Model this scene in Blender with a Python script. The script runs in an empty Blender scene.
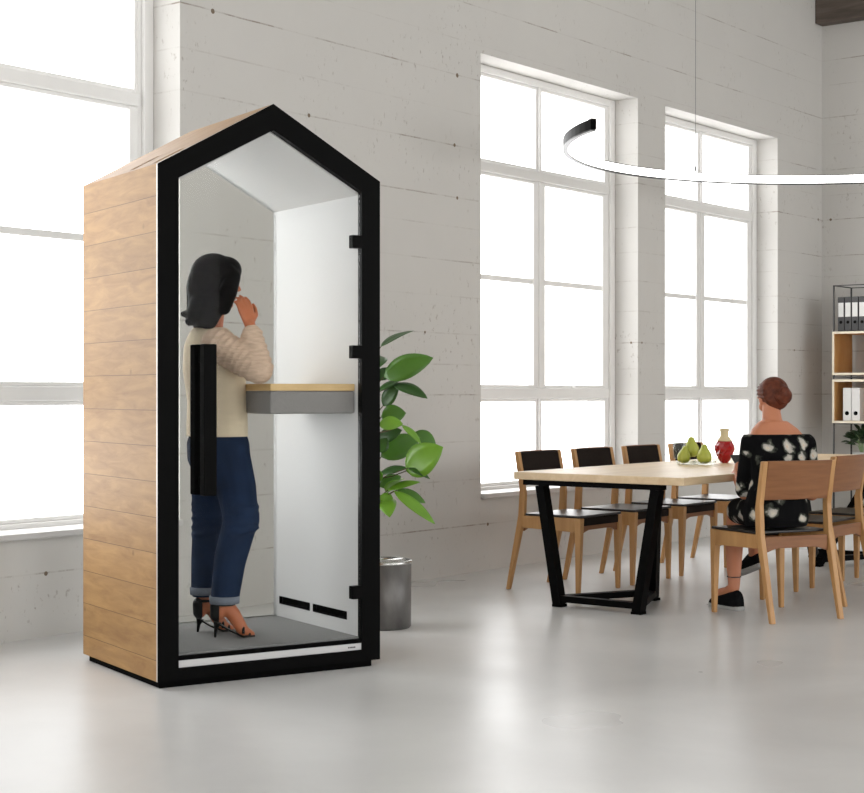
import bpy, bmesh, math, random
from mathutils import Vector, Matrix, noise
sc = bpy.context.scene
C = sc.collection
V = Vector
PI = math.pi

# ---------------------------------------------------------------- camera geometry
F, H, CX, CY = 1600.0, 1.18, 432.0, 392.5
FW = V((.7921, .6104, 0)).normalized()
RT = V((FW.y, -FW.x, 0))
UP = V((0, 0, 1))

def P(px, py, depth):
    """world point seen at a photo position at a given depth"""
    return RT * ((px - CX) / F * depth) + FW * depth + UP * (H - (py - CY) / F * depth)

# ---------------------------------------------------------------- materials
def nmat(name):
    m = bpy.data.materials.new(name)
    m.use_nodes = True
    nt = m.node_tree
    return m, nt, nt.nodes, nt.links, nt.nodes['Principled BSDF']

def simple(name, col, rough=.5, metal=0, var=0, scale=8, bump=0, spec=None, stretch=(1, 1, 1), det=5):
    m, nt, N, L, b = nmat(name)
    b.inputs['Roughness'].default_value = rough
    b.inputs['Metallic'].default_value = metal
    if spec is not None:
        b.inputs['Specular IOR Level'].default_value = spec
    b.inputs['Base Color'].default_value = (*col, 1)
    tc = N.new('ShaderNodeTexCoord')
    mp = N.new('ShaderNodeMapping'); mp.inputs['Scale'].default_value = stretch
    nz = N.new('ShaderNodeTexNoise'); nz.inputs['Scale'].default_value = scale; nz.inputs['Detail'].default_value = det
    L.new(tc.outputs['Object'], mp.inputs[0]); L.new(mp.outputs[0], nz.inputs['Vector'])
    if var:
        mx = N.new('ShaderNodeMix'); mx.data_type = 'RGBA'
        mx.inputs[6].default_value = (*[c * (1 - var) for c in col], 1)
        mx.inputs[7].default_value = (*[min(1, c * (1 + var)) for c in col], 1)
        L.new(nz.outputs['Fac'], mx.inputs[0]); L.new(mx.outputs[2], b.inputs['Base Color'])
    if bump:
        bp = N.new('ShaderNodeBump'); bp.inputs['Strength'].default_value = bump; bp.inputs['Distance'].default_value = .01
        L.new(nz.outputs['Fac'], bp.inputs['Height']); L.new(bp.outputs[0], b.inputs['Normal'])
    return m

def wood(name, dark, light, stretch, rough=.5, plank=None, knots=False):
    m, nt, N, L, b = nmat(name)
    b.inputs['Roughness'].default_value = rough
    tc = N.new('ShaderNodeTexCoord')
    mp = N.new('ShaderNodeMapping'); mp.inputs['Scale'].default_value = stretch
    L.new(tc.outputs['Object'], mp.inputs[0])
    n1 = N.new('ShaderNodeTexNoise'); n1.inputs['Scale'].default_value = 1; n1.inputs['Detail'].default_value = 8
    n1.inputs['Roughness'].default_value = .62; n1.inputs['Distortion'].default_value = .6
    L.new(mp.outputs[0], n1.inputs['Vector'])
    cr = N.new('ShaderNodeValToRGB')
    cr.color_ramp.elements[0].position = .3; cr.color_ramp.elements[0].color = (*dark, 1)
    cr.color_ramp.elements[1].position = .68; cr.color_ramp.elements[1].color = (*light, 1)
    L.new(n1.outputs['Fac'], cr.inputs[0])
    out = cr.outputs[0]
    if plank:
        z0, sp = plank
        sx = N.new('ShaderNodeSeparateXYZ'); L.new(tc.outputs['Object'], sx.inputs[0])
        a = N.new('ShaderNodeMath'); a.operation = 'SUBTRACT'; a.inputs[1].default_value = z0; L.new(sx.outputs[2], a.inputs[0])
        d = N.new('ShaderNodeMath'); d.operation = 'DIVIDE'; d.inputs[1].default_value = sp; L.new(a.outputs[0], d.inputs[0])
        fl = N.new('ShaderNodeMath'); fl.operation = 'FLOOR'; L.new(d.outputs[0], fl.inputs[0])
        wn = N.new('ShaderNodeTexWhiteNoise'); wn.noise_dimensions = '1D'; L.new(fl.outputs[0], wn.inputs['W'])
        # shift the grain from plank to plank
        cb = N.new('ShaderNodeCombineXYZ'); ml = N.new('ShaderNodeMath'); ml.operation = 'MULTIPLY'; ml.inputs[1].default_value = 30
        L.new(wn.outputs[0], ml.inputs[0]); L.new(ml.outputs[0], cb.inputs[0]); L.new(ml.outputs[0], cb.inputs[1])
        ad = N.new('ShaderNodeVectorMath'); L.new(mp.outputs[0], ad.inputs[0]); L.new(cb.outputs[0], ad.inputs[1]); L.new(ad.outputs[0], n1.inputs['Vector'])
        hv = N.new('ShaderNodeMix'); hv.data_type = 'RGBA'; hv.blend_type = 'MULTIPLY'; hv.inputs[0].default_value = 1
        mr = N.new('ShaderNodeMapRange'); mr.inputs[3].default_value = .9; mr.inputs[4].default_value = 1.06; L.new(wn.outputs[0], mr.inputs[0])
        L.new(out, hv.inputs[6]); L.new(mr.outputs[0], hv.inputs[7])
        fr = N.new('ShaderNodeMath'); fr.operation = 'FRACT'; L.new(d.outputs[0], fr.inputs[0])
        lt = N.new('ShaderNodeMath'); lt.operation = 'LESS_THAN'; lt.inputs[1].default_value = .022; L.new(fr.outputs[0], lt.inputs[0])
        jn = N.new('ShaderNodeMix'); jn.data_type = 'RGBA'; L.new(hv.outputs[2], jn.inputs[6]); jn.inputs[7].default_value = (*[c * .38 for c in dark], 1)
        j2 = N.new('ShaderNodeMath'); j2.operation = 'MULTIPLY'; j2.inputs[1].default_value = .75; L.new(lt.outputs[0], j2.inputs[0])
        L.new(j2.outputs[0], jn.inputs[0]); out = jn.outputs[2]
    if knots:
        vo = N.new('ShaderNodeTexVoronoi'); vo.inputs['Scale'].default_value = 5
        L.new(tc.outputs['Object'], vo.inputs['Vector'])
        ls = N.new('ShaderNodeMapRange'); ls.inputs[1].default_value = .03; ls.inputs[2].default_value = .085; ls.inputs[3].default_value = .55; ls.inputs[4].default_value = 0
        L.new(vo.outputs['Distance'], ls.inputs[0])
        kn = N.new('ShaderNodeMix'); kn.data_type = 'RGBA'; L.new(ls.outputs[0], kn.inputs[0]); L.new(out, kn.inputs[6])
        kn.inputs[7].default_value = (*[c * .5 for c in dark], 1); out = kn.outputs[2]
    L.new(out, b.inputs['Base Color'])
    bp = N.new('ShaderNodeBump'); bp.inputs['Strength'].default_value = .12; bp.inputs['Distance'].default_value = .003
    L.new(n1.outputs['Fac'], bp.inputs['Height']); L.new(bp.outputs[0], b.inputs['Normal'])
    return m

def glass_thin(name, tint=(1, 1, 1), fres=1.45, rough=0.0):
    m, nt, N, L, b = nmat(name)
    N.remove(b)
    tr = N.new('ShaderNodeBsdfTransparent'); tr.inputs[0].default_value = (*tint, 1)
    gl = N.new('ShaderNodeBsdfGlossy'); gl.inputs['Roughness'].default_value = rough
    lw = N.new('ShaderNodeLayerWeight'); lw.inputs[0].default_value = .5
    pw = N.new('ShaderNodeMath'); pw.operation = 'POWER'; pw.inputs[1].default_value = 5; L.new(lw.outputs['Facing'], pw.inputs[0])
    f0 = ((fres - 1) / (fres + 1)) ** 2
    fr = N.new('ShaderNodeMath'); fr.operation = 'MULTIPLY_ADD'; fr.inputs[1].default_value = 1 - f0; fr.inputs[2].default_value = f0
    L.new(pw.outputs[0], fr.inputs[0])
    mx = N.new('ShaderNodeMixShader')
    L.new(fr.outputs[0], mx.inputs[0]); L.new(tr.outputs[0], mx.inputs[1]); L.new(gl.outputs[0], mx.inputs[2])
    L.new(mx.outputs[0], N['Material Output'].inputs[0])
    return m

def concrete_wall(name, base):
    m, nt, N, L, b = nmat(name)
    b.inputs['Roughness'].default_value = .85
    g = N.new('ShaderNodeNewGeometry')
    nb = N.new('ShaderNodeTexNoise'); nb.inputs['Scale'].default_value = .7; nb.inputs['Detail'].default_value = 6; nb.inputs['Roughness'].default_value = .6
    L.new(g.outputs['Position'], nb.inputs['Vector'])
    mx = N.new('ShaderNodeMix'); mx.data_type = 'RGBA'
    mx.inputs[6].default_value = (*[c * .90 for c in base], 1); mx.inputs[7].default_value = (*[c * 1.08 for c in base], 1)
    L.new(nb.outputs['Fac'], mx.inputs[0])
    col = mx.outputs[2]
    # board-marked joints left by the formwork: thin, broken, with a little rust
    wob = N.new('ShaderNodeTexNoise'); wob.inputs['Scale'].default_value = 2.5; L.new(g.outputs['Position'], wob.inputs['Vector'])
    sx = N.new('ShaderNodeSeparateXYZ'); L.new(g.outputs['Position'], sx.inputs[0])
    wa = N.new('ShaderNodeMath'); wa.operation = 'MULTIPLY_ADD'; wa.inputs[1].default_value = .008; L.new(wob.outputs['Fac'], wa.inputs[0]); L.new(sx.outputs[2], wa.inputs[2])
    br = N.new('ShaderNodeTexNoise'); br.inputs['Scale'].default_value = 3.3; br.inputs['Detail'].default_value = 8; br.inputs['Roughness'].default_value = .75
    L.new(g.outputs['Position'], br.inputs['Vector'])
    tot = None
    for z, w in ((.31, .9), (.61, .6), (.86, .3), (1.165, .8), (1.36, .35), (1.56, .9), (1.80, .35), (2.03, .6), (2.25, .35), (2.44, .8), (2.775, 1), (3.0, .3), (3.235, 1.0), (3.47, .3), (3.72, .9), (4.02, .4), (4.25, .8)):
        s = N.new('ShaderNodeMath'); s.operation = 'COMPARE'; s.inputs[1].default_value = z + .004; s.inputs[2].default_value = .0042
        L.new(wa.outputs[0], s.inputs[0])
        k = N.new('ShaderNodeMath'); k.operation = 'MULTIPLY_ADD'; k.inputs[1].default_value = w
        L.new(s.outputs[0], k.inputs[0])
        if tot is not None: L.new(tot, k.inputs[2])
        else: k.inputs[2].default_value = 0
        tot = k.outputs[0]
    rm = N.new('ShaderNodeMapRange'); rm.inputs[1].default_value = .47; rm.inputs[2].default_value = .62; rm.inputs[3].default_value = .07; rm.inputs[4].default_value = .7
    L.new(br.outputs['Fac'], rm.inputs[0])
    ja = N.new('ShaderNodeMath'); ja.operation = 'MULTIPLY'; L.new(tot, ja.inputs[0]); L.new(rm.outputs[0], ja.inputs[1])
    # small pits and rust flecks
    vs = N.new('ShaderNodeMapping'); vs.inputs['Scale'].default_value = (1, 1, .55); L.new(g.outputs['Position'], vs.inputs[0])
    n2 = N.new('ShaderNodeTexNoise'); n2.inputs['Scale'].default_value = 32; n2.inputs['Detail'].default_value = 4; n2.inputs['Roughness'].default_value = .7
    L.new(vs.outputs[0], n2.inputs['Vector'])
    n3 = N.new('ShaderNodeTexNoise'); n3.inputs['Scale'].default_value = 1.6; n3.inputs['Detail'].default_value = 3
    L.new(g.outputs['Position'], n3.inputs['Vector'])
    p1 = N.new('ShaderNodeMapRange'); p1.inputs[1].default_value = .605; p1.inputs[2].default_value = .67; L.new(n2.outputs['Fac'], p1.inputs[0])
    p2 = N.new('ShaderNodeMapRange'); p2.inputs[1].default_value = .48; p2.inputs[2].default_value = .62; L.new(n3.outputs['Fac'], p2.inputs[0])
    pm = N.new('ShaderNodeMath'); pm.operation = 'MULTIPLY'; L.new(p1.outputs[0], pm.inputs[0]); L.new(p2.outputs[0], pm.inputs[1])
    pk = N.new('ShaderNodeMath'); pk.operation = 'MULTIPLY'; pk.inputs[1].default_value = .5; L.new(pm.outputs[0], pk.inputs[0])
    al = N.new('ShaderNodeMath'); al.operation = 'MAXIMUM'; L.new(ja.outputs[0], al.inputs[0]); L.new(pk.outputs[0], al.inputs[1])
    ac = N.new('ShaderNodeMath'); ac.operation = 'MINIMUM'; ac.inputs[1].default_value = .8; L.new(al.outputs[0], ac.inputs[0])
    # tie holes left in the concrete
    hx = N.new('ShaderNodeMath'); hx.operation = 'ADD'; L.new(sx.outputs[0], hx.inputs[0]); L.new(sx.outputs[1], hx.inputs[1])
    prev = ac.outputs[0]
    for z, per, ph, rad in ((.306, 1.22, 6.19 + 4.98, .011), (1.56, 1.35, 6.19 + 7.96, .009), (2.777, 1.40, 6.19 + 6.871, .012), (3.232, 2.2, 6.19 + 8.30, .014), (2.439, 1.9, 6.19 + 12.1, .011)):
        a1 = N.new('ShaderNodeMath'); a1.operation = 'SUBTRACT'; a1.inputs[1].default_value = ph - per * 20 - per / 2; L.new(hx.outputs[0], a1.inputs[0])
        a2 = N.new('ShaderNodeMath'); a2.operation = 'MODULO'; a2.inputs[1].default_value = per; L.new(a1.outputs[0], a2.inputs[0])
        a3 = N.new('ShaderNodeMath'); a3.operation = 'SUBTRACT'; a3.inputs[1].default_value = per / 2; L.new(a2.outputs[0], a3.inputs[0])
        a4 = N.new('ShaderNodeMath'); a4.operation = 'MULTIPLY'; L.new(a3.outputs[0], a4.inputs[0]); L.new(a3.outputs[0], a4.inputs[1])
        b1 = N.new('ShaderNodeMath'); b1.operation = 'SUBTRACT'; b1.inputs[1].default_value = z; L.new(sx.outputs[2], b1.inputs[0])
        b2 = N.new('ShaderNodeMath'); b2.operation = 'MULTIPLY'; L.new(b1.outputs[0], b2.inputs[0]); L.new(b1.outputs[0], b2.inputs[1])
        c1 = N.new('ShaderNodeMath'); c1.operation = 'ADD'; L.new(a4.outputs[0], c1.inputs[0]); L.new(b2.outputs[0], c1.inputs[1])
        c2 = N.new('ShaderNodeMath'); c2.operation = 'LESS_THAN'; c2.inputs[1].default_value = rad * rad; L.new(c1.outputs[0], c2.inputs[0])
        mxx = N.new('ShaderNodeMath'); mxx.operation = 'MAXIMUM'; L.new(prev, mxx.inputs[0]); L.new(c2.outputs[0], mxx.inputs[1]); prev = mxx.outputs[0]
    jm = N.new('ShaderNodeMix'); jm.data_type = 'RGBA'; L.new(prev, jm.inputs[0]); L.new(col, jm.inputs[6])
    jm.inputs[7].default_value = (.17, .125, .085, 1)
    # patched plaster, slightly paler blotches
    L.new(jm.outputs[2], b.inputs['Base Color'])
    bp = N.new('ShaderNodeBump'); bp.inputs['Strength'].default_value = .25; bp.inputs['Distance'].default_value = .01
    sb = N.new('ShaderNodeMath'); sb.operation = 'SUBTRACT'; L.new(nb.outputs['Fac'], sb.inputs[0]); L.new(ac.outputs[0], sb.inputs[1])
    L.new(sb.outputs[0], bp.inputs['Height']); L.new(bp.outputs[0], b.inputs['Normal'])
    return m

def floor_mat():
    m, nt, N, L, b = nmat('polished_concrete')
    g = N.new('ShaderNodeNewGeometry')
    n1 = N.new('ShaderNodeTexNoise'); n1.inputs['Scale'].default_value = .9; n1.inputs['Detail'].default_value = 7; n1.inputs['Roughness'].default_value = .55; n1.inputs['Distortion'].default_value = .3
    L.new(g.outputs['Position'], n1.inputs['Vector'])
    cr = N.new('ShaderNodeValToRGB')
    cr.color_ramp.elements[0].position = .3; cr.color_ramp.elements[0].color = (.57, .568, .562, 1)
    cr.color_ramp.elements[1].position = .7; cr.color_ramp.elements[1].color = (.69, .688, .682, 1)
    L.new(n1.outputs['Fac'], cr.inputs[0]); L.new(cr.outputs[0], b.inputs['Base Color'])
    n2 = N.new('ShaderNodeTexNoise'); n2.inputs['Scale'].default_value = 1.1; n2.inputs['Detail'].default_value = 2
    L.new(g.outputs['Position'], n2.inputs['Vector'])
    mr = N.new('ShaderNodeMapRange'); mr.inputs[1].default_value = .15; mr.inputs[2].default_value = .85; mr.inputs[3].default_value = .24; mr.inputs[4].default_value = .38
    L.new(n2.outputs['Fac'], mr.inputs[0]); L.new(mr.outputs[0], b.inputs['Roughness'])
    b.inputs['Specular IOR Level'].default_value = .19
    return m

def floral():
    m, nt, N, L, b = nmat('floral_fabric')
    b.inputs['Roughness'].default_value = .9
    tc = N.new('ShaderNodeTexCoord')
    ds = N.new('ShaderNodeTexNoise'); ds.inputs['Scale'].default_value = 14; ds.inputs['Detail'].default_value = 3
    L.new(tc.outputs['Object'], ds.inputs['Vector'])
    md = N.new('ShaderNodeVectorMath'); md.operation = 'MULTIPLY_ADD'; md.inputs[1].default_value = (.09, .09, .09)
    L.new(ds.outputs['Color'], md.inputs[0]); L.new(tc.outputs['Object'], md.inputs[2])
    vo = N.new('ShaderNodeTexVoronoi'); vo.inputs['Scale'].default_value = 11; L.new(md.outputs[0], vo.inputs['Vector'])
    cr = N.new('ShaderNodeValToRGB'); e = cr.color_ramp.elements
    e[0].position = .0; e[0].color = (.55, .35, .22, 1)
    e[1].position = .45; e[1].color = (.003, .003, .0035, 1)
    for p, c in ((.10, (.60, .56, .47, 1)), (.28, (.40, .38, .34, 1)), (.33, (.07, .075, .06, 1))):
        x = e.new(p); x.color = c
    b.inputs['Specular IOR Level'].default_value = .1
    L.new(vo.outputs['Distance'], cr.inputs[0])
    wn = N.new('ShaderNodeTexNoise'); wn.inputs['Scale'].default_value = 6; L.new(tc.outputs['Object'], wn.inputs['Vector'])
    mr = N.new('ShaderNodeMapRange'); mr.inputs[1].default_value = .36; mr.inputs[2].default_value = .44
    L.new(wn.outputs['Fac'], mr.inputs[0])
    mx = N.new('ShaderNodeMix'); mx.data_type = 'RGBA'; L.new(mr.outputs[0], mx.inputs[0])
    mx.inputs[6].default_value = (.003, .003, .0035, 1); L.new(cr.outputs[0], mx.inputs[7])
    L.new(mx.outputs[2], b.inputs['Base Color'])
    return m

def skin(name, col):
    m, nt, N, L, b = nmat(name)
    b.inputs['Base Color'].default_value = (*col, 1); b.inputs['Roughness'].default_value = .5
    b.inputs['Subsurface Weight'].default_value = .15; b.inputs['Subsurface Radius'].default_value = (.02, .008, .004)
    return m

def emit(name, col, s):
    m, nt, N, L, b = nmat(name)
    b.inputs['Base Color'].default_value = (.9, .9, .9, 1)
    b.inputs['Emission Color'].default_value = (*col, 1); b.inputs['Emission Strength'].default_value = s
    return m

M = dict(
    wall=concrete_wall('white_concrete', (.59, .577, .552)),
    plaster=simple('plaster', (.62, .61, .59), .9, var=.05, scale=3),
    floor=floor_mat(),
    wframe=simple('window_paint', (.84, .835, .82), .45, var=.03),
    sill=simple('sill_stone', (.62, .61, .6), .4, var=.05),
    wglass=glass_thin('window_glass', fres=1.3),
    bglass=glass_thin('booth_glass', (.985, .99, .985), 1.1),
    clear=glass_thin('clear_glass', (.93, .95, .93), 1.6),
    bwood=wood('booth_oak', (.28, .145, .05), (.43, .25, .092), (4, 4, 24), .55, plank=(1.535, .1425), knots=True),
    roofwood=wood('roof_oak', (.34, .20, .10), (.45, .285, .16), (2, 9, 2), .55),
    black=simple('black_metal', (.0025, .0025, .0025), .45, var=.2, spec=.04),
    blackm=simple('matt_black', (.0025, .0025, .0025), .7, spec=.03),
    white=simple('white_laminate', (.56, .56, .56), .55, var=.01),
    alu=simple('pale_edge', (.62, .6, .57), .4, metal=.3),
    carpet=simple('grey_carpet', (.22, .217, .217), .95, var=.35, scale=220, bump=.5),
    felt=simple('grey_felt', (.235, .225, .22), .95, var=.15, scale=160, bump=.3),
    oak=wood('chair_oak', (.40, .20, .068), (.53, .295, .115), (14, 14, 2.2), .45),
    oak_shaded=wood('chair_oak_across_shaded', (.19, .070, .022), (.27, .112, .038), (2.2, 20, 26), .45),  # cross grain; backlit shade of the chair backs put into the colour
    ttop=wood('table_oak', (.58, .42, .25), (.72, .56, .36), (1.2, 12, 12), .4),
    dtop=wood('desk_oak', (.55, .37, .16), (.66, .46, .22), (6, 6, 20), .45),
    seat=simple('black_upholstery', (.008, .007, .007), .36, var=.25, scale=60, bump=.08, spec=.6),
    pad=simple('dark_brown_fabric', (.016, .011, .009), .8, var=.25, scale=60, bump=.1, spec=.1),
    darkbeam=wood('dark_beam', (.06, .047, .038), (.14, .11, .09), (14, 1.5, 14), .8),
    shelfwood=wood('shelf_birch', (.45, .21, .06), (.60, .34, .12), (9, 9, 2), .5),
    shelfedge=simple('birch_edge', (.78, .70, .55), .5, var=.05),
    wire=simple('dark_wire', (.06, .06, .06), .4, metal=.6),
    binder=simple('dark_binder', (.06, .06, .062), .6, var=.2),
    paper=simple('white_label', (.75, .75, .73), .7),
    whiteb=simple('white_binder', (.68, .67, .65), .6),
    led=emit('led', (1, .985, .95), 3.5),
    pot=simple('smoked_pot', (.15, .145, .14), .42, metal=.4, var=.98, scale=9, stretch=(1, 1, .5)),
    rim=simple('silver_rim', (.6, .6, .58), .25, metal=.9),
    soil=simple('soil', (.05, .03, .02), .95, var=.4, scale=60, bump=.6),
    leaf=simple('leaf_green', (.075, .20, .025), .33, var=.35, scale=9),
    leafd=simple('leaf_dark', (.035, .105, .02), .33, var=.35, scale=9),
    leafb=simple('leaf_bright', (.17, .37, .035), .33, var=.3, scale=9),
    stem=simple('stem_brown', (.09, .075, .03), .7, var=.3),
    pear=simple('pear_skin', (.42, .46, .07), .38, var=.3, scale=30),
    twig=simple('pear_stalk', (.10, .06, .03), .8),
    red=simple('red_glaze', (.33, .006, .008), .1, var=.25, scale=20),
    cream=simple('cream_neck', (.60, .50, .30), .5, var=.15, scale=30),
    fol2=simple('far_leaf', (.02, .05, .018), .4, var=.4, scale=20),
    stalk2=simple('far_stalk', (.30, .42, .2), .5, var=.2),
    greypot=simple('grey_planter', (.5, .5, .48), .6, var=.1),
    jeans=simple('blue_denim', (.014, .026, .058), .9, var=.5, scale=7, stretch=(1, 1, 1.6), spec=.1, det=2),
    cuff=simple('denim_cuff', (.16, .18, .22), .9, var=.25, scale=60),
    jacket=simple('beige_knit', (.70, .59, .43), .95, var=.10, scale=12, bump=.3, stretch=(1, 1, 3)),
    sleeve=simple('rough_knit', (.60, .44, .33), .95, var=.32, scale=45, bump=.8, stretch=(.5, .5, 2.5)),
    hairk=simple('black_hair', (.0025, .002, .002), .6, spec=.1),
    haira=simple('auburn_hair', (.10, .026, .012), .55, spec=.2, var=.95, scale=30, bump=.5, det=2, stretch=(1, 1, 1)),
    skin1=skin('warm_skin', (.46, .145, .062)),
    skin2=skin('fair_skin', (.50, .195, .10)),
    shoe=simple('black_leather', (.004, .004, .004), .45, spec=.2),
    sneaker=simple('black_mesh', (.004, .004, .005), .8, spec=.1, var=.3, scale=80),
    rubber=simple('pale_sole', (.35, .35, .34), .7),
    eyew=simple('eye_white', (.8, .8, .78), .2),
    phone=simple('phone_black', (.01, .01, .012), .25),
    dress=floral(),
    cordm=simple('grey_cable', (.12, .12, .12), .5),
    bracelet=simple('dark_anklet', (.03, .02, .02), .5),
)

# ---------------------------------------------------------------- mesh helpers
def NB(): return bmesh.new()

def box(bm, x0, x1, y0, y1, z0, z1, mt=None):
    vs = [bm.verts.new(V(p) if mt is None else mt @ V(p)) for p in
          ((x0, y0, z0), (x1, y0, z0), (x1, y1, z0), (x0, y1, z0), (x0, y0, z1), (x1, y0, z1), (x1, y1, z1), (x0, y1, z1))]
    for f in ((0, 3, 2, 1), (4, 5, 6, 7), (0, 1, 5, 4), (1, 2, 6, 5), (2, 3, 7, 6), (3, 0, 4, 7)):
        bm.faces.new([vs[i] for i in f])
    return vs

def loft(bm, rings, cap=True, closed=True):
    R = [[bm.verts.new(p) for p in r] for r in rings]
    n = len(R[0])
    for a, b in zip(R, R[1:]):
        for i in range(n if closed else n - 1):
            j = (i + 1) % n
            bm.faces.new((a[i], a[j], b[j], b[i]))
    if cap and closed:
        bm.faces.new(list(reversed(R[0]))); bm.faces.new(R[-1])

def tube(bm, pts, radii, n=10, cap=True):
    pts = [V(p) for p in pts]
    if not hasattr(radii, '__len__'): radii = [radii] * len(pts)
    rings = []; prev = None
    for i, p in enumerate(pts):
        t = (pts[min(i + 1, len(pts) - 1)] - pts[max(i - 1, 0)]).normalized()
        if prev is None:
            u = t.orthogonal().normalized()
        else:
            u = (prev - t * prev.dot(t)).normalized()
        prev = u
        w = t.cross(u)
        rings.append([p + (u * math.cos(2 * PI * k / n) + w * math.sin(2 * PI * k / n)) * radii[i] for k in range(n)])
    loft(bm, rings, cap)

def rcone(bm, a, b, ra, rb, n=14):
    """rounded, tapered limb piece"""
    a, b = V(a), V(b)
    ball(bm, a, (ra,) * 3); ball(bm, b, (rb,) * 3)
    if (b - a).length > 1e-5: tube(bm, [a, b], [ra, rb], n)

def limb(bm, pts, radii):
    for i in range(len(pts) - 1): rcone(bm, pts[i], pts[i + 1], radii[i], radii[i + 1])

def ball(bm, c, r, rot=None, nu=14, nv=10):
    mt = Matrix.Translation(V(c)) @ (rot.to_4x4() if rot else Matrix()) @ Matrix.Diagonal((*r, 1))
    bmesh.ops.create_uvsphere(bm, u_segments=nu, v_segments=nv, radius=1, matrix=mt)

def lathe(bm, prof, n=24, c=(0, 0, 0), mt=None):
    c = V(c); rings = []
    for r, z in prof:
        ring = [c + V((r * math.cos(2 * PI * k / n), r * math.sin(2 * PI * k / n), z)) for k in range(n)]
        if mt: ring = [mt @ p for p in ring]
        rings.append(ring)
    loft(bm, rings)

def prism(bm, poly, f0, f1):
    """poly = 2D list, f0/f1 map a 2D point to the two end faces"""
    loft(bm, [[f0(p) for p in poly], [f1(p) for p in poly]])

def obj(name, bm, mat, parent=None, smooth=False, bevel=0, flip=True):
    if flip: bmesh.ops.recalc_face_normals(bm, faces=bm.faces)
    me = bpy.data.meshes.new(name); bm.to_mesh(me); bm.free()
    if smooth:
        for p in me.polygons: p.use_smooth = True
    o = bpy.data.objects.new(name, me); C.objects.link(o)
    me.materials.append(mat)
    if parent: o.parent = parent
    if bevel:
        b = o.modifiers.new('bevel', 'BEVEL'); b.width = bevel; b.segments = 2; b.limit_method = 'ANGLE'
        b.angle_limit = math.radians(40)
    return o

def organic(name, bm, mat, parent=None, voxel=.006, it=6, cuts=(), fac=.5):
    """fuse overlapping closed pieces into one smooth surface"""
    bmesh.ops.recalc_face_normals(bm, faces=bm.faces)
    me = bpy.data.meshes.new('raw'); bm.to_mesh(me); bm.free()
    o = bpy.data.objects.new(name, me); C.objects.link(o)
    r = o.modifiers.new('r', 'REMESH'); r.mode = 'VOXEL'; r.voxel_size = voxel
    if it:
        s = o.modifiers.new('s', 'SMOOTH'); s.iterations = it; s.factor = fac
    bpy.context.view_layer.update()
    dg = bpy.context.evaluated_depsgraph_get()
    m2 = bpy.data.meshes.new_from_object(o.evaluated_get(dg))
    o.modifiers.clear()
    if cuts:
        b2 = bmesh.new(); b2.from_mesh(m2)
        for co, no in cuts:      # keep what lies behind the plane
            res = bmesh.ops.bisect_plane(b2, geom=b2.verts[:] + b2.edges[:] + b2.faces[:], plane_co=co, plane_no=no, clear_outer=True)
            ed = [e for e in res['geom_cut'] if isinstance(e, bmesh.types.BMEdge)]
            bmesh.ops.holes_fill(b2, edges=ed, sides=0)
        b2.to_mesh(m2); b2.free()
    m2.materials.clear(); m2.materials.append(mat)
    o.data = m2; m2.name = name
    for p in m2.polygons: p.use_smooth = True
    if parent: o.parent = parent
    return o

def tag(o, label, cat, group=None):
    o['label'] = label; o['category'] = cat
    if group: o['group'] = group
    return o

def empty(name, loc, rz, label, cat, group=None):
    o = bpy.data.objects.new(name, None); C.objects.link(o)
    o.location = loc; o.rotation_euler = (0, 0, rz); o.empty_display_size = .1
    return tag(o, label, cat, group)

def struct(name, bm, mat, **k):
    o = obj(name, bm, mat, **k)
    o['kind'] = 'structure'
    return o

def copy_tree(o, parent=None):
    c = o.copy(); C.objects.link(c); c.parent = parent
    for ch in [x for x in C.objects if x.parent == o and x is not c]:
        copy_tree(ch, c)
    return c

# ---------------------------------------------------------------- the room
X0, X1, Y0, Y1, ZC = -4.0, 13.956, -5.5, 6.19, 5.0
TH = .45                        # depth of the outer wall
WIN = [(3.42, 5.86), (8.56, 10.60), (11.02, 13.02)]
ZB, ZT = .50, 3.42

bm = NB(); box(bm, X0 - .3, X1 + .3, Y0 - .3, Y1 + .5, -.1, 0); struct('floor', bm, M['floor'])
bm = NB(); box(bm, X0 - .3, X1 + .3, Y0 - .3, Y1 + .5, ZC, ZC + .1); struct('ceiling', bm, M['plaster'])
bm = NB()
edges = [X0 - .3] + [v for w in WIN for v in w] + [X1 + .3]
for i in range(0, len(edges), 2): box(bm, edges[i], edges[i + 1], Y1, Y1 + TH, 0, ZC)
for a, b in WIN:
    box(bm, a, b, Y1, Y1 + TH, 0, ZB - .02); box(bm, a, b, Y1, Y1 + TH, ZT, ZC)
struct('wall_window_side', bm, M['wall'])
bm = NB(); box(bm, X1, X1 + .3, Y0 - .3, Y1, 0, ZC); struct('wall_far', bm, M['wall'])
# walls behind the camera, with big unseen openings added to let in fill daylight
RW = [(-2.6, .6), (3.4, 5.6), (7.6, 13.6)]
bm = NB()
edges = [X0 - .3] + [v for w in RW for v in w] + [X1 + .3]
for i in range(0, len(edges), 2): box(bm, edges[i], edges[i + 1], Y0 - .3, Y0, 0, ZC)
for a, b in RW: box(bm, a, b, Y0 - .3, Y0, 0, .7); box(bm, a, b, Y0 - .3, Y0, 3.7, ZC)
struct('wall_rear', bm, M['plaster'])
LW = [(-1.5, 4.6)]
bm = NB()
edges = [Y0] + [v for w in LW for v in w] + [Y1]
for i in range(0, len(edges), 2): box(bm, X0 - .3, X0, edges[i], edges[i + 1], 0, ZC)
for a, b in LW: box(bm, X0 - .3, X0, a, b, 0, .6); box(bm, X0 - .3, X0, a, b, 3.8, ZC)
struct('wall_left', bm, M['plaster'])
bm = NB(); box(bm, 13.80, 13.955, Y0, Y1 - .001, 4.57, 4.95)
o = struct('trim_1', bm, M['darkbeam'], bevel=.008)

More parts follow.
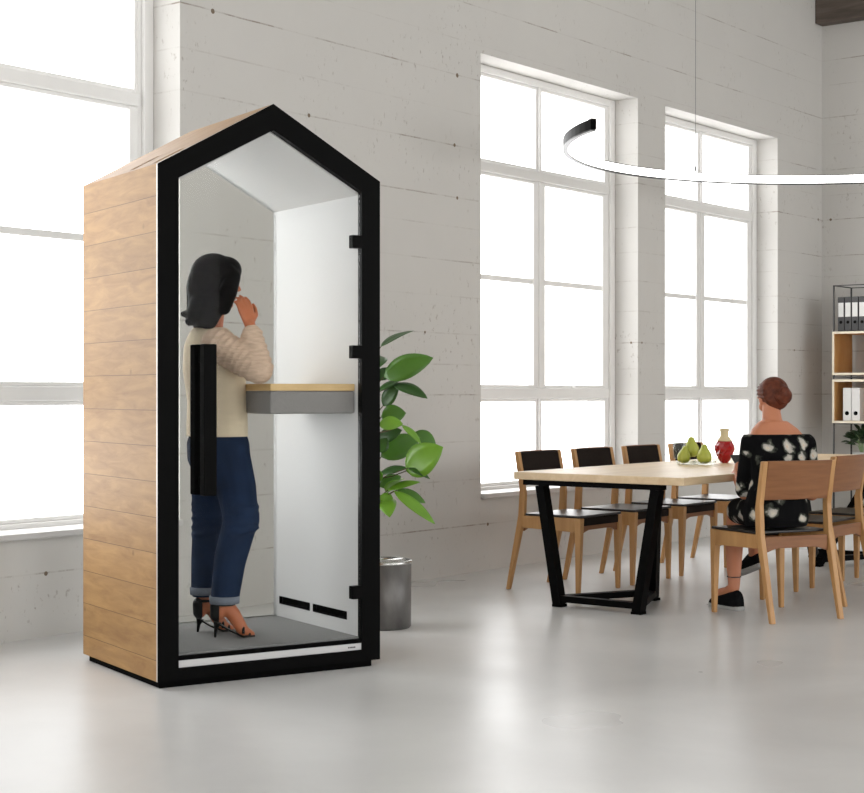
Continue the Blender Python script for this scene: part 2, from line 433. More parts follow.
def window(idx, x0, x1, mull):
    root = bpy.data.objects.new('window_%d' % idx, None); C.objects.link(root); root.location = ((x0 + x1) / 2, 6.39, ZB); root['kind'] = 'structure'
    ox, oy, oz = (x0 + x1) / 2, 6.39, ZB
    def b_(bm, a, b, c, d, e, f): box(bm, a - ox, b - ox, c - oy, d - oy, e - oz, f - oz)
    # levels (inner pane edges)
    F0, F1 = 6.39, 6.47
    bm = NB()
    e = .1225
    b_(bm, x0, x0 + e * .55, F0, F1, ZB, ZT); b_(bm, x1 - e * .55, x1, F0, F1, ZB, ZT)
    b_(bm, x0 + e * .55, x1 - e * .55, F0, F1, ZT - .05, ZT); b_(bm, x0 + e * .55, x1 - e * .55, F0, F1, ZB, ZB + .036)
    # stepped mouldings round the casing
    b_(bm, x0 + e * .55, x0 + e * .8, F0 + .02, F1, ZB + .035, ZT - .05); b_(bm, x1 - e * .8, x1 - e * .55, F0 + .02, F1, ZB + .035, ZT - .05)
    fr = obj('window_frame', bm, M['wframe'], root, bevel=.006)
    gl = NB()
    def sash(a, b, c, d, w, y, h=.022):
        bm = NB()
        b_(bm, a, a + w, y, y + .05, c, d); b_(bm, b - w, b, y, y + .05, c, d)
        b_(bm, a + w, b - w, y, y + .05, c, c + h); b_(bm, a + w, b - w, y, y + .05, d - h, d)
        s = obj('sash', bm, M['wframe'], root, bevel=.006)
        return s
    ia, ib = x0 + e * .8, x1 - e * .8
    bm = NB(); b_(bm, ia, ib, F0 - .005, F1, 2.692, 2.763); b_(bm, ia, ib, F0 - .005, F1, 1.137, 1.212)
    obj('transom', bm, M['wframe'], root, bevel=.008)
    bm = NB(); b_(bm, mull - .013, mull + .013, F0 + .003, F1, ZB + .035, ZT - .05); obj('mullion', bm, M['wframe'], root, bevel=.006)
    for a, b in ((ia, mull - .013), (mull + .013, ib)):
        sash(a, b, 2.763, ZT - .05, .022, F0 + .02)
        sash(a, b, 1.212, 2.692, .062, F0 + .012)
        bm = NB(); b_(bm, a + .062, b - .062, F0 + .022, F0 + .05, 1.955, 1.992); obj('glazing_bar', bm, M['wframe'], root, bevel=.004)
        sash(a, b, ZB + .036, 1.137, .022, F0 + .02)
        for c, d, w in ((2.763, ZT - .05, .022), (1.212, 2.692, .062), (ZB + .036, 1.137, .022)):
            bm = NB(); b_(bm, a + w, b - w, F0 + .048, F0 + .054, c + .022, d - .022)
            obj('pane', bm, M['wglass'], root)
        # casement handle
        if idx == 2 and a > mull:
            bm = NB(); b_(bm, a + .40, a + .43, F0 - .02, F0 + .012, 1.21, 1.235); b_(bm, a + .40, a + .52, F0 - .03, F0 - .015, 1.213, 1.232)
            obj('handle', bm, M['wframe'], root, bevel=.004)
    bm = NB(); b_(bm, x0 - .0, x1 + .0, Y1 - .03, F0, ZB - .02, ZB + .012)
    obj('window_sill', bm, M['sill'], root, bevel=.006)
window(1, *WIN[0], 4.62)
window(2, *WIN[1], 9.575)
window(3, *WIN[2], 12.00)

# ---------------------------------------------------------------- the booth
BA = -0.34487
BO = V((4.370, 4.743, 0))
BW, BD, EV, PK = 1.027, .833, 2.091, 2.377
booth = empty('phone_booth', BO, BA, 'house-shaped oak phone booth with black front frame and glass door', 'phone booth')
MID = BW / 2
def gable(u0, u1, ze, zp, zb):      # pentagon outline in (u, z)
    return [(u0, zb), (u1, zb), (u1, ze), (MID, zp), (u0, ze)]
# side walls (outer wood, inner white)
def slab_poly(bm, poly, v0, v1):
    loft(bm, [[V((u, v0, z)) for u, z in poly], [V((u, v1, z)) for u, z in poly]])
FT = .035                            # thickness of the front frame
bm = NB(); box(bm, 0.0, .07, .015, BD, .028, EV); obj('side_panel', bm, M['bwood'], booth)
bm = NB(); box(bm, BW - .07, BW, .015, BD, .028, EV); obj('side_panel', bm, M['bwood'], booth)
# roof: two slopes with real slots cut by leaving gaps
def roof_side(sgn):
    bm = NB()
    def q(s, v, off):     # s 0..1 from eave to ridge, off = depth below the surface
        u = s * MID + (off * .8 if s == 0 else 0); z = EV + (u / MID) * (PK - EV) - off
        return V((u if sgn < 0 else BW - u, v, z))
    cells_v = [.015, .07, .12, .31, .36, BD]
    cells_s = [0, .05, .30, 1]
    for i in range(len(cells_v) - 1):
        for j in range(len(cells_s) - 1):
            if i in (1, 3) and j == 1: 
                continue
            a, b, c, d = cells_v[i], cells_v[i + 1], cells_s[j], cells_s[j + 1]
            vs = [bm.verts.new(q(s, v, o_)) for o_ in (0, .005) for s, v in ((c, a), (d, a), (d, b), (c, b))]
            for f in ((0, 1, 2, 3), (7, 6, 5, 4), (0, 4, 5, 1), (1, 5, 6, 2), (2, 6, 7, 3), (3, 7, 4, 0)):
                bm.faces.new([vs[k] for k in f])
    o = obj('roof_panel', bm, M['roofwood'], booth)
    bm = NB()
    vs = [bm.verts.new(q(s, v, o_)) for o_ in (.0055, .03) for s, v in ((.0, FT + .006), (1, FT + .006), (1, BD), (0, BD))]
    for f in ((0, 1, 2, 3), (7, 6, 5, 4), (0, 4, 5, 1), (1, 5, 6, 2), (2, 6, 7, 3), (3, 7, 4, 0)):
        bm.faces.new([vs[k] for k in f])
    obj('roof_underlay', bm, M['blackm'], booth)
roof_side(-1); roof_side(1)
# white lining
IU0, IU1, IE, IP, FZ = .09, .937, 2.03, 2.262, .13
bm = NB(); box(bm, .072, IU0, FT, BD, FZ, IE); obj('inner_wall', bm, M['white'], booth)
# right inner wall with two ventilation slots
bm = NB()
us = (IU1, BW - .072)
vv = [FT, .10, .385, .415, .70, BD]; zz = [FZ, .205, .245, IE]
zz = [FZ, .190, .226, IE]; vv = [FT, .13, .44, .47, .77, BD]
for i in range(5):
    for j in range(3):
        if j == 1 and i in (1, 3): continue
        box(bm, us[0], us[1], vv[i], vv[i + 1], zz[j], zz[j + 1])
bmesh.ops.remove_doubles(bm, verts=bm.verts, dist=1e-5)
obj('inner_wall', bm, M['white'], booth)
bm = NB(); box(bm, us[0] + .022, us[1] - .001, .12, .78, .18, .24); obj('vent_recess', bm, M['blackm'], booth)
for a, b in ((.13, .44), (.47, .77)):
    bm = NB()
    box(bm, us[0] - .002, us[0] + .012, a, b, .190, .196); box(bm, us[0] - .002, us[0] + .012, a, b, .220, .226)
    box(bm, us[0] - .002, us[0] + .012, a, a + .008, .196, .220); box(bm, us[0] - .002, us[0] + .012, b - .008, b, .196, .220)
    obj('vent_slot', bm, M['blackm'], booth)
for sgn in (-1, 1):
    bm = NB()
    u = IU0 if sgn < 0 else IU1
    poly = [(u, IE), (MID, IP), (MID, IP + .02), (u, IE + .02)]
    slab_poly(bm, poly, FT, BD)
    obj('ceiling_panel', bm, M['white'], booth)
bm = NB(); box(bm, .072, BW - .072, .03, BD, .10, FZ); obj('carpet', bm, M['carpet'], booth)
bm = NB(); box(bm, .012, BW - .034, .012, BD - .04, 0, .10); obj('plinth', bm, M['blackm'], booth, bevel=.004)
# black front frame: pentagon ring
def ring_mesh(bm, outer, inner, v0, v1):
    n = len(outer)
    vs = {}
    for nm, poly in (('o', outer), ('i', inner)):
        for k, v in ((0, v0), (1, v1)):
            vs[nm, k] = [bm.verts.new(V((u, v, z))) for u, z in poly]
    for i in range(n):
        j = (i + 1) % n
        bm.faces.new((vs['o', 0][i], vs['o', 0][j], vs['i', 0][j], vs['i', 0][i]))
        bm.faces.new((vs['o', 1][j], vs['o', 1][i], vs['i', 1][i], vs['i', 1][j]))
        bm.faces.new((vs['o', 0][j], vs['o', 0][i], vs['o', 1][i], vs['o', 1][j]))
        bm.faces.new((vs['i', 0][i], vs['i', 0][j], vs['i', 1][j], vs['i', 1][i]))
bm = NB(); ring_mesh(bm, gable(0, BW, EV, PK, .028), gable(IU0, IU1, 2.04, 2.268, .076), 0, .003)
ring_mesh(bm, gable(.0045, BW - .0045, EV - .003, PK - .004, .028), gable(IU0, IU1, 2.04, 2.268, .076), .0031, FT)
obj('front_frame', bm, M['black'], booth)
bm = NB(); ring_mesh(bm, gable(0, BW, EV, PK, .028), gable(.0045, BW - .0045, EV - .003, PK - .004, .028), .0035, .0145)
obj('edge_strip', bm, M['alu'], booth)
bm = NB(); ring_mesh(bm, gable(0.02, BW - .02, EV - .055, PK - .06, .05), gable(IU0, IU1, IE, IP, FZ), BD - .03, BD + .0)
obj('rear_frame', bm, M['white'], booth)
# rear glass
bm = NB(); slab_poly(bm, gable(IU0 + .001, IU1 - .001, IE - .001, IP - .002, FZ + .002), BD - .022, BD - .012); obj('rear_glass', bm, M['bglass'], booth)
# glass door
bm = NB(); slab_poly(bm, gable(IU0 + .006, IU1 - .006, 2.032, 2.258, .10), .010, .020)
door = obj('glass_door', bm, M['bglass'], booth)
bm = NB(); box(bm, IU0, IU1, .006, .026, .077, .105); tr = obj('threshold_strip', bm, M['white'], booth)
bm = NB()
for k, (a, w) in enumerate(((0, .006), (.009, .004), (.015, .006), (.023, .004), (.029, .006))):
    box(bm, .872 + a, .872 + a + w, .0045, .006, .087, .093)
obj('maker_mark', bm, M['wire'], tr)
bm = NB(); box(bm, IU0 + .001, IU1 - .001, .008, .028, .105, .122); obj('bottom_seal', bm, M['blackm'], booth)
for z in (1.826, 1.354, .323):
    bm = NB(); box(bm, IU1 - .046, IU1 + .002, .000, .034, z - .028, z + .028); obj('hinge', bm, M['black'], door, bevel=.003)
bm = NB()
box(bm, .176, .232, -.055, -.012, .765, 1.375); box(bm, .190, .218, -.012, .010, .80, .84); box(bm, .190, .218, -.012, .010, 1.30, 1.34)
obj('handle', bm, M['black'], door, bevel=.004)
bm = NB(); box(bm, .176, .228, .035, .085, .765, 1.375); box(bm, .190, .218, .020, .036, .80, .84); box(bm, .190, .218, .020, .036, 1.30, 1.34)
obj('handle', bm, M['blackm'], door, bevel=.004)
# felt-sided desk fixed to the right inner wall
dk = bpy.data.objects.new('desk', None); C.objects.link(dk); dk.parent = booth
bm = NB(); box(bm, .53, IU1 - .001, .06, .55, 1.09, 1.186); obj('desk_body', bm, M['felt'], dk, bevel=.008)
bm = NB(); box(bm, .53, IU1 - .001, .06, .55, 1.187, 1.217); obj('desk_top', bm, M['dtop'], dk, bevel=.003)

# ---------------------------------------------------------------- table
tb = empty('dining_table', (7.35, 4.02, 0), 0, 'long pale oak dining table on black angled steel legs', 'table')
TL, TW, TT = 3.52, 1.07, .738
bm = NB(); box(bm, 0, TL, 0, TW, TT - .042, TT); obj('tabletop', bm, M['ttop'], tb, bevel=.004)
def bar(bm, a, b, w, d, side):
    """rectangular tube from a to b; side = axis of width w"""
    a, b = V(a), V(b); t = (b - a).normalized(); s = (V(side) - t * V(side).dot(t)).normalized(); n = t.cross(s)
    loft(bm, [[p + s * (w / 2) * i + n * (d / 2) * j for i, j in ((-1, -1), (1, -1), (1, 1), (-1, 1))] for p in (a, b)])
def frame(dirx, x):
    f = bpy.data.objects.new('table_frame', None); C.objects.link(f); f.parent = tb
    zt = TT - .0425
    bm = NB(); box(bm, x - .035, x + .035, .16, 1.03, zt - .03, zt); obj('top_bar', bm, M['black'], f)
    ya, yb, yta, ytb = .31, .81, .195, .925
    for y0, y1 in ((yta, ya), (ytb, yb)):
        bm = NB(); bar(bm, (x, y0, zt - .03), (x, y1, .012), .062, .052, (1, 0, 0))
        obj('leg', bm, M['black'], f)
    xc = x + dirx * .55
    bm = NB(); bar(bm, (x + dirx * .12, .27, zt), (xc, .535, .012), .05, .05, (0, 1, 0)); obj('leg', bm, M['black'], f)
    bm = NB(); bar(bm, (x, ya, .045), (x, yb, .045), .05, .035, (1, 0, 0)); obj('foot_bar', bm, M['black'], f)
    for y0 in (ya, yb):
        bm = NB(); bar(bm, (x, y0, .045), (xc, .535, .045), .05, .035, (0, 1, 0)); obj('foot_bar', bm, M['black'], f)
    for px_, py_ in ((x, ya), (x, yb), (xc, .535)):
        bm = NB(); box(bm, px_ - .03, px_ + .03, py_ - .03, py_ + .03, 0, .014); obj('foot_pad', bm, M['blackm'], f)
frame(1, .07); frame(-1, TL - .12)

# ---------------------------------------------------------------- chairs
def make_chair():
    r = empty('dining_chair', (0, 0, 0), 0, 'x', 'chair')
    W2 = .235
    def leg_rear(s):
        bm = NB()
        out = [(-.268, 0), (-.245, 0), (-.135, .45), (-.130, .58), (-.178, .826), (-.205, .826), (-.168, .60), (-.178, .45)]
        prism(bm, out, lambda p: V((s * W2, p[0], p[1])), lambda p: V((s * (W2 - .030), p[0], p[1])))
        obj('leg', bm, M['oak'], r, bevel=.004)
    def leg_front(s):
        bm = NB()
        out = [(.222, .0), (.248, 0), (.262, .445), (.215, .445)]
        rings = []
        for z, y0, y1, w in ((.0, .226, .250, .024), (.30, .222, .259, .036), (.447, .218, .262, .042)):
            a, b = s * W2, s * (W2 - w)
            rings.append([V((a, y0, z)), V((a, y1, z)), V((b, y1, z)), V((b, y0, z))])
        loft(bm, rings)
        obj('leg', bm, M['oak'], r, bevel=.004)
    for s in (-1, 1):
        leg_front(s); leg_rear(s)
        bm = NB(); a, b = sorted((s * (W2 - .001), s * (W2 - .025)))
        prism(bm, [(-.15, .375), (.22, .365), (.22, .447), (-.14, .447)], lambda p: V((a, p[0], p[1])), lambda p: V((b, p[0], p[1])))
        obj('side_rail', bm, M['oak'], r, bevel=.003)
    # front and back rails with a shallow arch
    for y, nm in ((.238, 'front_rail'), (-.165, 'back_rail')):
        bm = NB(); n = 10; rings = []
        for i in range(n + 1):
            t = i / n; x = -(W2 - .035) + 2 * (W2 - .035) * t
            zb = .352 + .022 * min(1, 6 * t, 6 * (1 - t))
            rings.append([V((x, y - .011, zb)), V((x, y + .011, zb)), V((x, y + .011, .40 if y > 0 else .435)), V((x, y - .011, .40 if y > 0 else .435))])
        loft(bm, rings); obj(nm, bm, M['oak_shaded'], r, bevel=.002)
    # padded seat
    bm = NB(); box(bm, -W2 + .006, W2 - .006, -.13, .258, .448, .462)
    obj('seat_pad', bm, M['seat'], r, bevel=.004)
    bm = NB(); box(bm, -W2 + .043, W2 - .043, .216, .2605, .401, .447); obj('seat_front', bm, M['pad'], r, bevel=.004)
    # backrest, gently curved
    def backb(y_in, y_out, mat, nm, z0, z1, wx):
        bm = NB(); n = 12; rings = []
        for i in range(n + 1):
            t = i / n; x = -wx + 2 * wx * t
            cv = -.016 * (1 - (2 * t - 1) ** 2)
            def yy(z, d): return -.139 - (z - .60) * .215 + cv + d
            rings.append([V((x, yy(z0, y_out), z0)), V((x, yy(z0, y_in), z0)), V((x, yy(z1, y_in), z1)), V((x, yy(z1, y_out), z1))])
        loft(bm, rings); obj(nm, bm, mat, r, bevel=.003)
    backb(-.006, -.022, M['oak_shaded'], 'backrest', .625, .828, W2 - .029)
    backb(.006, -.006, M['pad'], 'back_pad', .630, .824, W2 - .031)
    return r
proto = make_chair()
far = [('oak dining chair with black seat on the window side, nearest the table end', 8.113),
       ('second oak and black dining chair from the table end on the window side', 8.73),
       ('third oak and black dining chair from the table end on the window side', 9.345),
       ('oak and black dining chair behind the pears on the window side', 9.965)]
first = True
for lab, x in far:
    c = proto if first else copy_tree(proto); first = False
    c.location = (x, 5.245, 0); c.rotation_euler = (0, 0, PI)
    c['label'] = lab; c['group'] = 'dining chairs on the window side'
ang = math.atan2(-.206, .418)
near = [('turned-out oak dining chair on which the woman in the floral dress sits', (7.826, 3.732), math.atan2(-(3.614 - 3.406), 7.898 - 7.484)),
        ('empty oak dining chair just right of the seated woman', (8.592, 3.835), 0),
        ('oak dining chair partly hidden behind the empty one, right edge of the photo', (9.262, 3.835), 0),
        ('farthest oak dining chair on the near side, mostly hidden at the right edge', (9.935, 3.835), 0)]
for lab, (x, y), a in near:
    c = copy_tree(proto); c.location = (x, y, 0); c.rotation_euler = (0, 0, a)
    c['label'] = lab; c['group'] = 'dining chairs on the near side'

# ---------------------------------------------------------------- things on the table
def dish(x, y, r, lab):
    bm = NB(); lathe(bm, [(0.001, 0), (r * .8, 0), (r * .95, .006), (r, .022), (r * .96, .022), (r * .88, .008), (.001, .005)], 28)
    d = obj('glass_dish', bm, M['clear'], smooth=True); d.location = (x, y, TT + .001)
    return tag(d, lab, 'dish', 'glass dishes on the dining table')
def on_table(px, py, z=TT):
    d = FW + RT * ((px - CX) / F) - UP * ((py - CY) / F)
    t = (z - H) / d.z
    return d * t
pa = on_table(686.5, 464.2); pb = on_table(704.5, 464.8)
dish(pa.x, pa.y, .062, 'shallow glass dish under the left pears on the table')
dish(pb.x, pb.y, .070, 'shallow glass dish under the right pear beside the red vase')
def pear(p, s, tilt, lab):
    r = empty('pear', p, random.random() * 6, lab, 'pear', 'green pears on the table')
    r.rotation_euler = (tilt[0], tilt[1], 1.0)
    bm = NB()
    prof = [(.001, 0), (.018, .001), (.034, .012), (.041, .030), (.040, .048), (.031, .066), (.021, .082), (.016, .096), (.010, .104), (.001, .106)]
    lathe(bm, [(a * s, b * s) for a, b in prof], 20); obj('pear_body', bm, M['pear'], r, smooth=True)
    bm = NB(); tube(bm, [V((0, 0, .100 * s)), V((.002, .001, .118 * s)), V((.008, .003, .133 * s))], [.0022, .0018, .0026], 6); obj('stalk', bm, M['twig'], r)
random.seed(5)
zt = TT + .008
pear(V((pa.x, pa.y, zt)) + RT * (-.022), 1.0, (.1, -.12), 'green pear at the left of the glass dish')
pear(V((pa.x, pa.y, zt + .035)) + RT * .040 + FW * .055, 1.18, (0, .05), 'tallest green pear standing behind between the other two')
pear(V((pb.x, pb.y, zt)), 1.12, (.05, .12), 'green pear at the right, nearest the red vase')
bm = NB(); lathe(bm, [(.001, 0), (.036, 0), (.04, .11), (.037, .11), (.033, .006), (.001, .006)], 24)
t = on_table(679, 459.0)
tumbler = tag(obj('glass_tumbler', bm, M['clear'], smooth=True), 'clear glass tumbler behind the left green pear', 'glass'); tumbler.location = (t.x, t.y, TT + .001)

t = on_table(727.3, 463.0)
va = empty('vase', (t.x, t.y + .02, TT + .001), .4, 'red faceted vase with a slanted cream neck on the table', 'vase')
bm = NB(); n = 10; rings = []
for r_, z, o_ in ((.022, 0, 0), (.035, .018, .5), (.056, .055, 0), (.064, .085, .5), (.062, .110, 0), (.045, .138, .5)):
    rings.append([V((r_ * math.cos(2 * PI * (k + o_) / n), r_ * math.sin(2 * PI * (k + o_) / n), z)) for k in range(n)])
loft(bm, rings); obj('vase_body', bm, M['red'], va)
bm = NB(); rings = []
for r_, z, sl in ((.046, .136, 0), (.040, .150, 0), (.027, .166, 0), (.025, .185, .002), (.031, .210, .008)):
    rings.append([V((r_ * math.cos(2 * PI * k / 20), r_ * math.sin(2 * PI * k / 20), z - sl * math.cos(2 * PI * k / 20))) for k in range(20)])
loft(bm, rings); obj('vase_neck', bm, M['cream'], va, smooth=True)

# ---------------------------------------------------------------- ring lamp
RC, RR, RZ = V((9.550, 3.990, 0)), 1.839, 2.725
lamp = empty('ring_pendant_lamp', (RC.x, RC.y, RZ), 0, 'large open ring pendant lamp with a glowing inner strip', 'pendant lamp')
end = P(594.8, 128.4, 1) - V((0, 0, H)); end = end * ((RZ - H) / end.z); 
def ang_at(px):
    d = FW + RT * ((px - CX) / F); 
    return d
a0 = math.atan2(end.y - RC.y, end.x - RC.x) - math.radians(.9)
NS = 110; A = [a0 - (PI * 1.62) * i / NS for i in range(NS + 1)]
def ring_part(nm, prof, mat):
    bm = NB()
    loft(bm, [[V(((RR + dr) * math.cos(a), (RR + dr) * math.sin(a), dz)) for dr, dz in prof] for a in A])
    return obj(nm, bm, mat, lamp)
ring_part('ring_housing', [(-.008, 0), (0.006, 0), (.006, .060), (-.026, .060), (-.026, .056), (-.008, .056)], M['black'])
ring_part('lower_rim', [(-.0245, -.009), (.006, -.009), (.006, -.0005), (-.0245, -.0005)], M['wire'])
ring_part('light_strip', [(-.024, .000), (-.009, .000), (-.009, .055), (-.024, .055)], M['led'])
bm = NB()
def capb(a):
    loft(bm, [[V(((RR + dr) * math.cos(a + da), (RR + dr) * math.sin(a + da), dz)) for dr, dz in ((-.027, -.001), (.007, -.001), (.007, .061), (-.027, .061))] for da in (0, .004)])
capb(A[0] + .0005)
obj('end_cap', bm, M['blackm'], lamp)
# wires: one where the photo shows it, others round the ring
best = min([a0 - i * .002 for i in range(1400)], key=lambda a: abs(((RT.x * (RC.x + (RR - .02) * math.cos(a)) + RT.y * (RC.y + (RR - .02) * math.sin(a))) / (FW.x * (RC.x + RR * math.cos(a)) + FW.y * (RC.y + RR * math.sin(a)))) * F + CX - 695) + (50 if a > a0 - .8 else 0))
for a in (best, best - 1.6, best - 3.0):
    bm = NB(); x, y = (RR - .02) * math.cos(a), (RR - .02) * math.sin(a)
    tube(bm, [V((x, y, .07)), V((x, y, ZC - RZ))], .0018, 6); tube(bm, [V((x, y, .07)), V((x, y, .10))], .006, 8)
    obj('suspension_wire', bm, M['cordm'], lamp)
bm = NB(); tube(bm, [V((0, 0, ZC - RZ - .04)), V((0, 0, ZC - RZ))], .07, 24); obj('ceiling_plate', bm, M['wire'], lamp)

# ---------------------------------------------------------------- wall shelf at the far wall
SX0, SX1, SY1, SY0 = 13.5, 13.9, 5.884, 4.66
sh = empty('shelving_unit', (SX1, SY1, 0), 0, 'metal-framed shelving unit with birch box compartments against the far wall', 'shelf')
def sbox(bm, a, b, c, d, e, f): box(bm, a - SX1, b - SX1, c - SY1, d - SY1, e, f)
for x in (SX0, SX1 - .012):
    for y in (SY1 - .012, 5.27, SY0):
        bm = NB(); sbox(bm, x, x + .012, y, y + .012, 0, 2.137); obj('post', bm, M['wire'], sh)
for z in (2.137, 1.725, 1.32, .905, .10, .50):
    bm = NB()
    sbox(bm, SX0, SX1, SY1 - .010, SY1, z - .008, z); sbox(bm, SX0, SX1, SY0, SY0 + .01, z - .008, z)
    sbox(bm, SX0, SX0 + .01, SY0, SY1 - .01, z - .008, z); sbox(bm, SX1 - .01, SX1, SY0, SY1 - .01, z - .008, z)
    obj('rail', bm, M['wire'], sh)
for z in (.50, .10):
    bm = NB(); sbox(bm, SX0 + .012, SX1 - .012, SY0 + .014, SY1 - .014, z, z + .018); obj('shelf_board', bm, M['shelfedge'], sh)
for z0, z1 in ((.908, 1.296), (1.335, 1.722)):
    for ya, yb in ((5.284, 5.884), (4.66, 5.27)):
        ya2, yb2 = ya + .001, yb - .001
        bm = NB(); t_ = .020
        sbox(bm, SX0 - .02, SX1 - .02, ya2, yb2, z0, z0 + t_); sbox(bm, SX0 - .02, SX1 - .02, ya2, yb2, z1 - t_, z1)
        sbox(bm, SX0 - .02, SX1 - .02, ya2, ya2 + t_, z0 + t_, z1 - t_); sbox(bm, SX0 - .02, SX1 - .02, yb2 - t_, yb2, z0 + t_, z1 - t_)
        cb_ = obj('box_compartment', bm, M['shelfwood'], sh)
        bm = NB()
        x = SX0 - .0215
        sbox(bm, x, x + .0015, ya2, yb2, z0, z0 + t_); sbox(bm, x, x + .0015, ya2, yb2, z1 - t_, z1)
        sbox(bm, x, x + .0015, ya2, ya2 + t_, z0 + t_, z1 - t_); sbox(bm, x, x + .0015, yb2 - t_, yb2, z0 + t_, z1 - t_)
        obj('pale_edge', bm, M['shelfedge'], cb_)
def make_binder(y, z, body, dark, lab, h=.305, w=.061, group=None, x=13.53):
    b = empty('ring_binder', (x, y, z), 0, lab, 'binder', group)
    bm = NB(); box(bm, 0, .28, -w / 2, w / 2, 0, h); obj('cover', bm, body, b, bevel=.004)
    if dark:
        bm = NB(); box(bm, -.0015, 0, -w * .40, w * .40, h * .42, h * .83); obj('spine_label', bm, M['paper'], b)
    bm = NB(); zc = h * (.26 if dark else .23)
    tube(bm, [V((-.002, 0, zc)), V((.002, 0, zc))], .014 if dark else .019, 16); obj('finger_hole', bm, M['blackm'], b)
    return b
names = ['leftmost dark binder with white spine label on the top shelf', 'second dark binder from the left on the top shelf', 'third dark binder from the left on the top shelf',
         'fourth dark binder from the left on the top shelf, at the photo edge', 'dark binder just past the photo edge on the top shelf']
bm = NB()
for i in range(4):
    make_binder(5.822 - i * .0655, 1.7265, M['binder'], True, names[i], group='dark binders on the top shelf')
for i, lab in enumerate(('left white binder with black finger hole in the lower box', 'right white binder with black finger hole in the lower box')):
    make_binder(5.752 - i * .081, .929, M['whiteb'], False, lab, h=.292, w=.077, group='white binders in the lower box', x=13.50)

# plant on the low shelf
pl = empty('potted_plant', (13.66, 5.68, .519), 0, 'dark leafy plant in a pot on the low shelf under the white binders', 'plant')
bm = NB(); lathe(bm, [(.001, 0), (.07, 0), (.085, .13), (.078, .13), (.07, .11), (.001, .11)], 24); obj('pot', bm, M['greypot'], pl, smooth=True)
def leaf(bm, base, tip, w, nrm, fold=.25, droop=.08, n=8, round_=.5):
    base, tip = V(base), V(tip); ax = tip - base; Ln = ax.length; ax.normalize()
    s = ax.cross(V(nrm)); s = s.normalized() if s.length > 1e-4 else ax.orthogonal().normalized()
    nn = s.cross(ax).normalized()
    rows = []
    for i in range(n + 1):
        t = i / n
        ww = w * .5 * (math.sin(PI * min(1, t ** .85)) ** (.75)) if 0 < t < 1 else .0012
        ww = max(ww, .0012)
        c = base + ax * (Ln * t) + nn * (droop * Ln * (math.sin(PI * t)))
        rows.append([bm.verts.new(c + s * ww * k + nn * (abs(k) * ww * fold)) for k in (-1, -.5, 0, .5, 1)])
    for a, b in zip(rows, rows[1:]):
        for k in range(4): bm.faces.new((a[k], a[k + 1], b[k + 1], b[k]))
def leafobj(name, bm, mat, parent):
    o = obj(name, bm, mat, parent, smooth=True, flip=False)
    s = o.modifiers.new('t', 'SOLIDIFY'); s.thickness = .0012
    return o
random.seed(11)
bm = NB(); bs = NB()
o0 = V((13.66, 5.68, .519))
for i in range(46):
    a = random.random() * 2 * PI; el = random.uniform(.05, 1.3); r_ = random.uniform(.06, .20)
    b0 = V((r_ * .55 * math.cos(a) * math.cos(el), r_ * .55 * math.sin(a) * math.cos(el),   .17 + .75 * r_ * math.sin(el) + .02))
    t0 = b0 + V((math.cos(a) * math.cos(el * .7), math.sin(a) * math.cos(el * .7), math.sin(el * .7) * .8)) * random.uniform(.08, .12)
    leaf(bm, b0, t0, .062, V((0, 0, 1)) + V((random.uniform(-.6, .6), random.uniform(-.6, .6), 0)), .15, .1, 5)
    if i % 3 == 0: tube(bs, [V((0, 0, .09)), V((b0.x * .5, b0.y * .5, b0.z * .9)), b0], .0025, 5)
leafobj('foliage', bm, M['fol2'], pl); obj('stems', bs, M['stalk2'], pl)

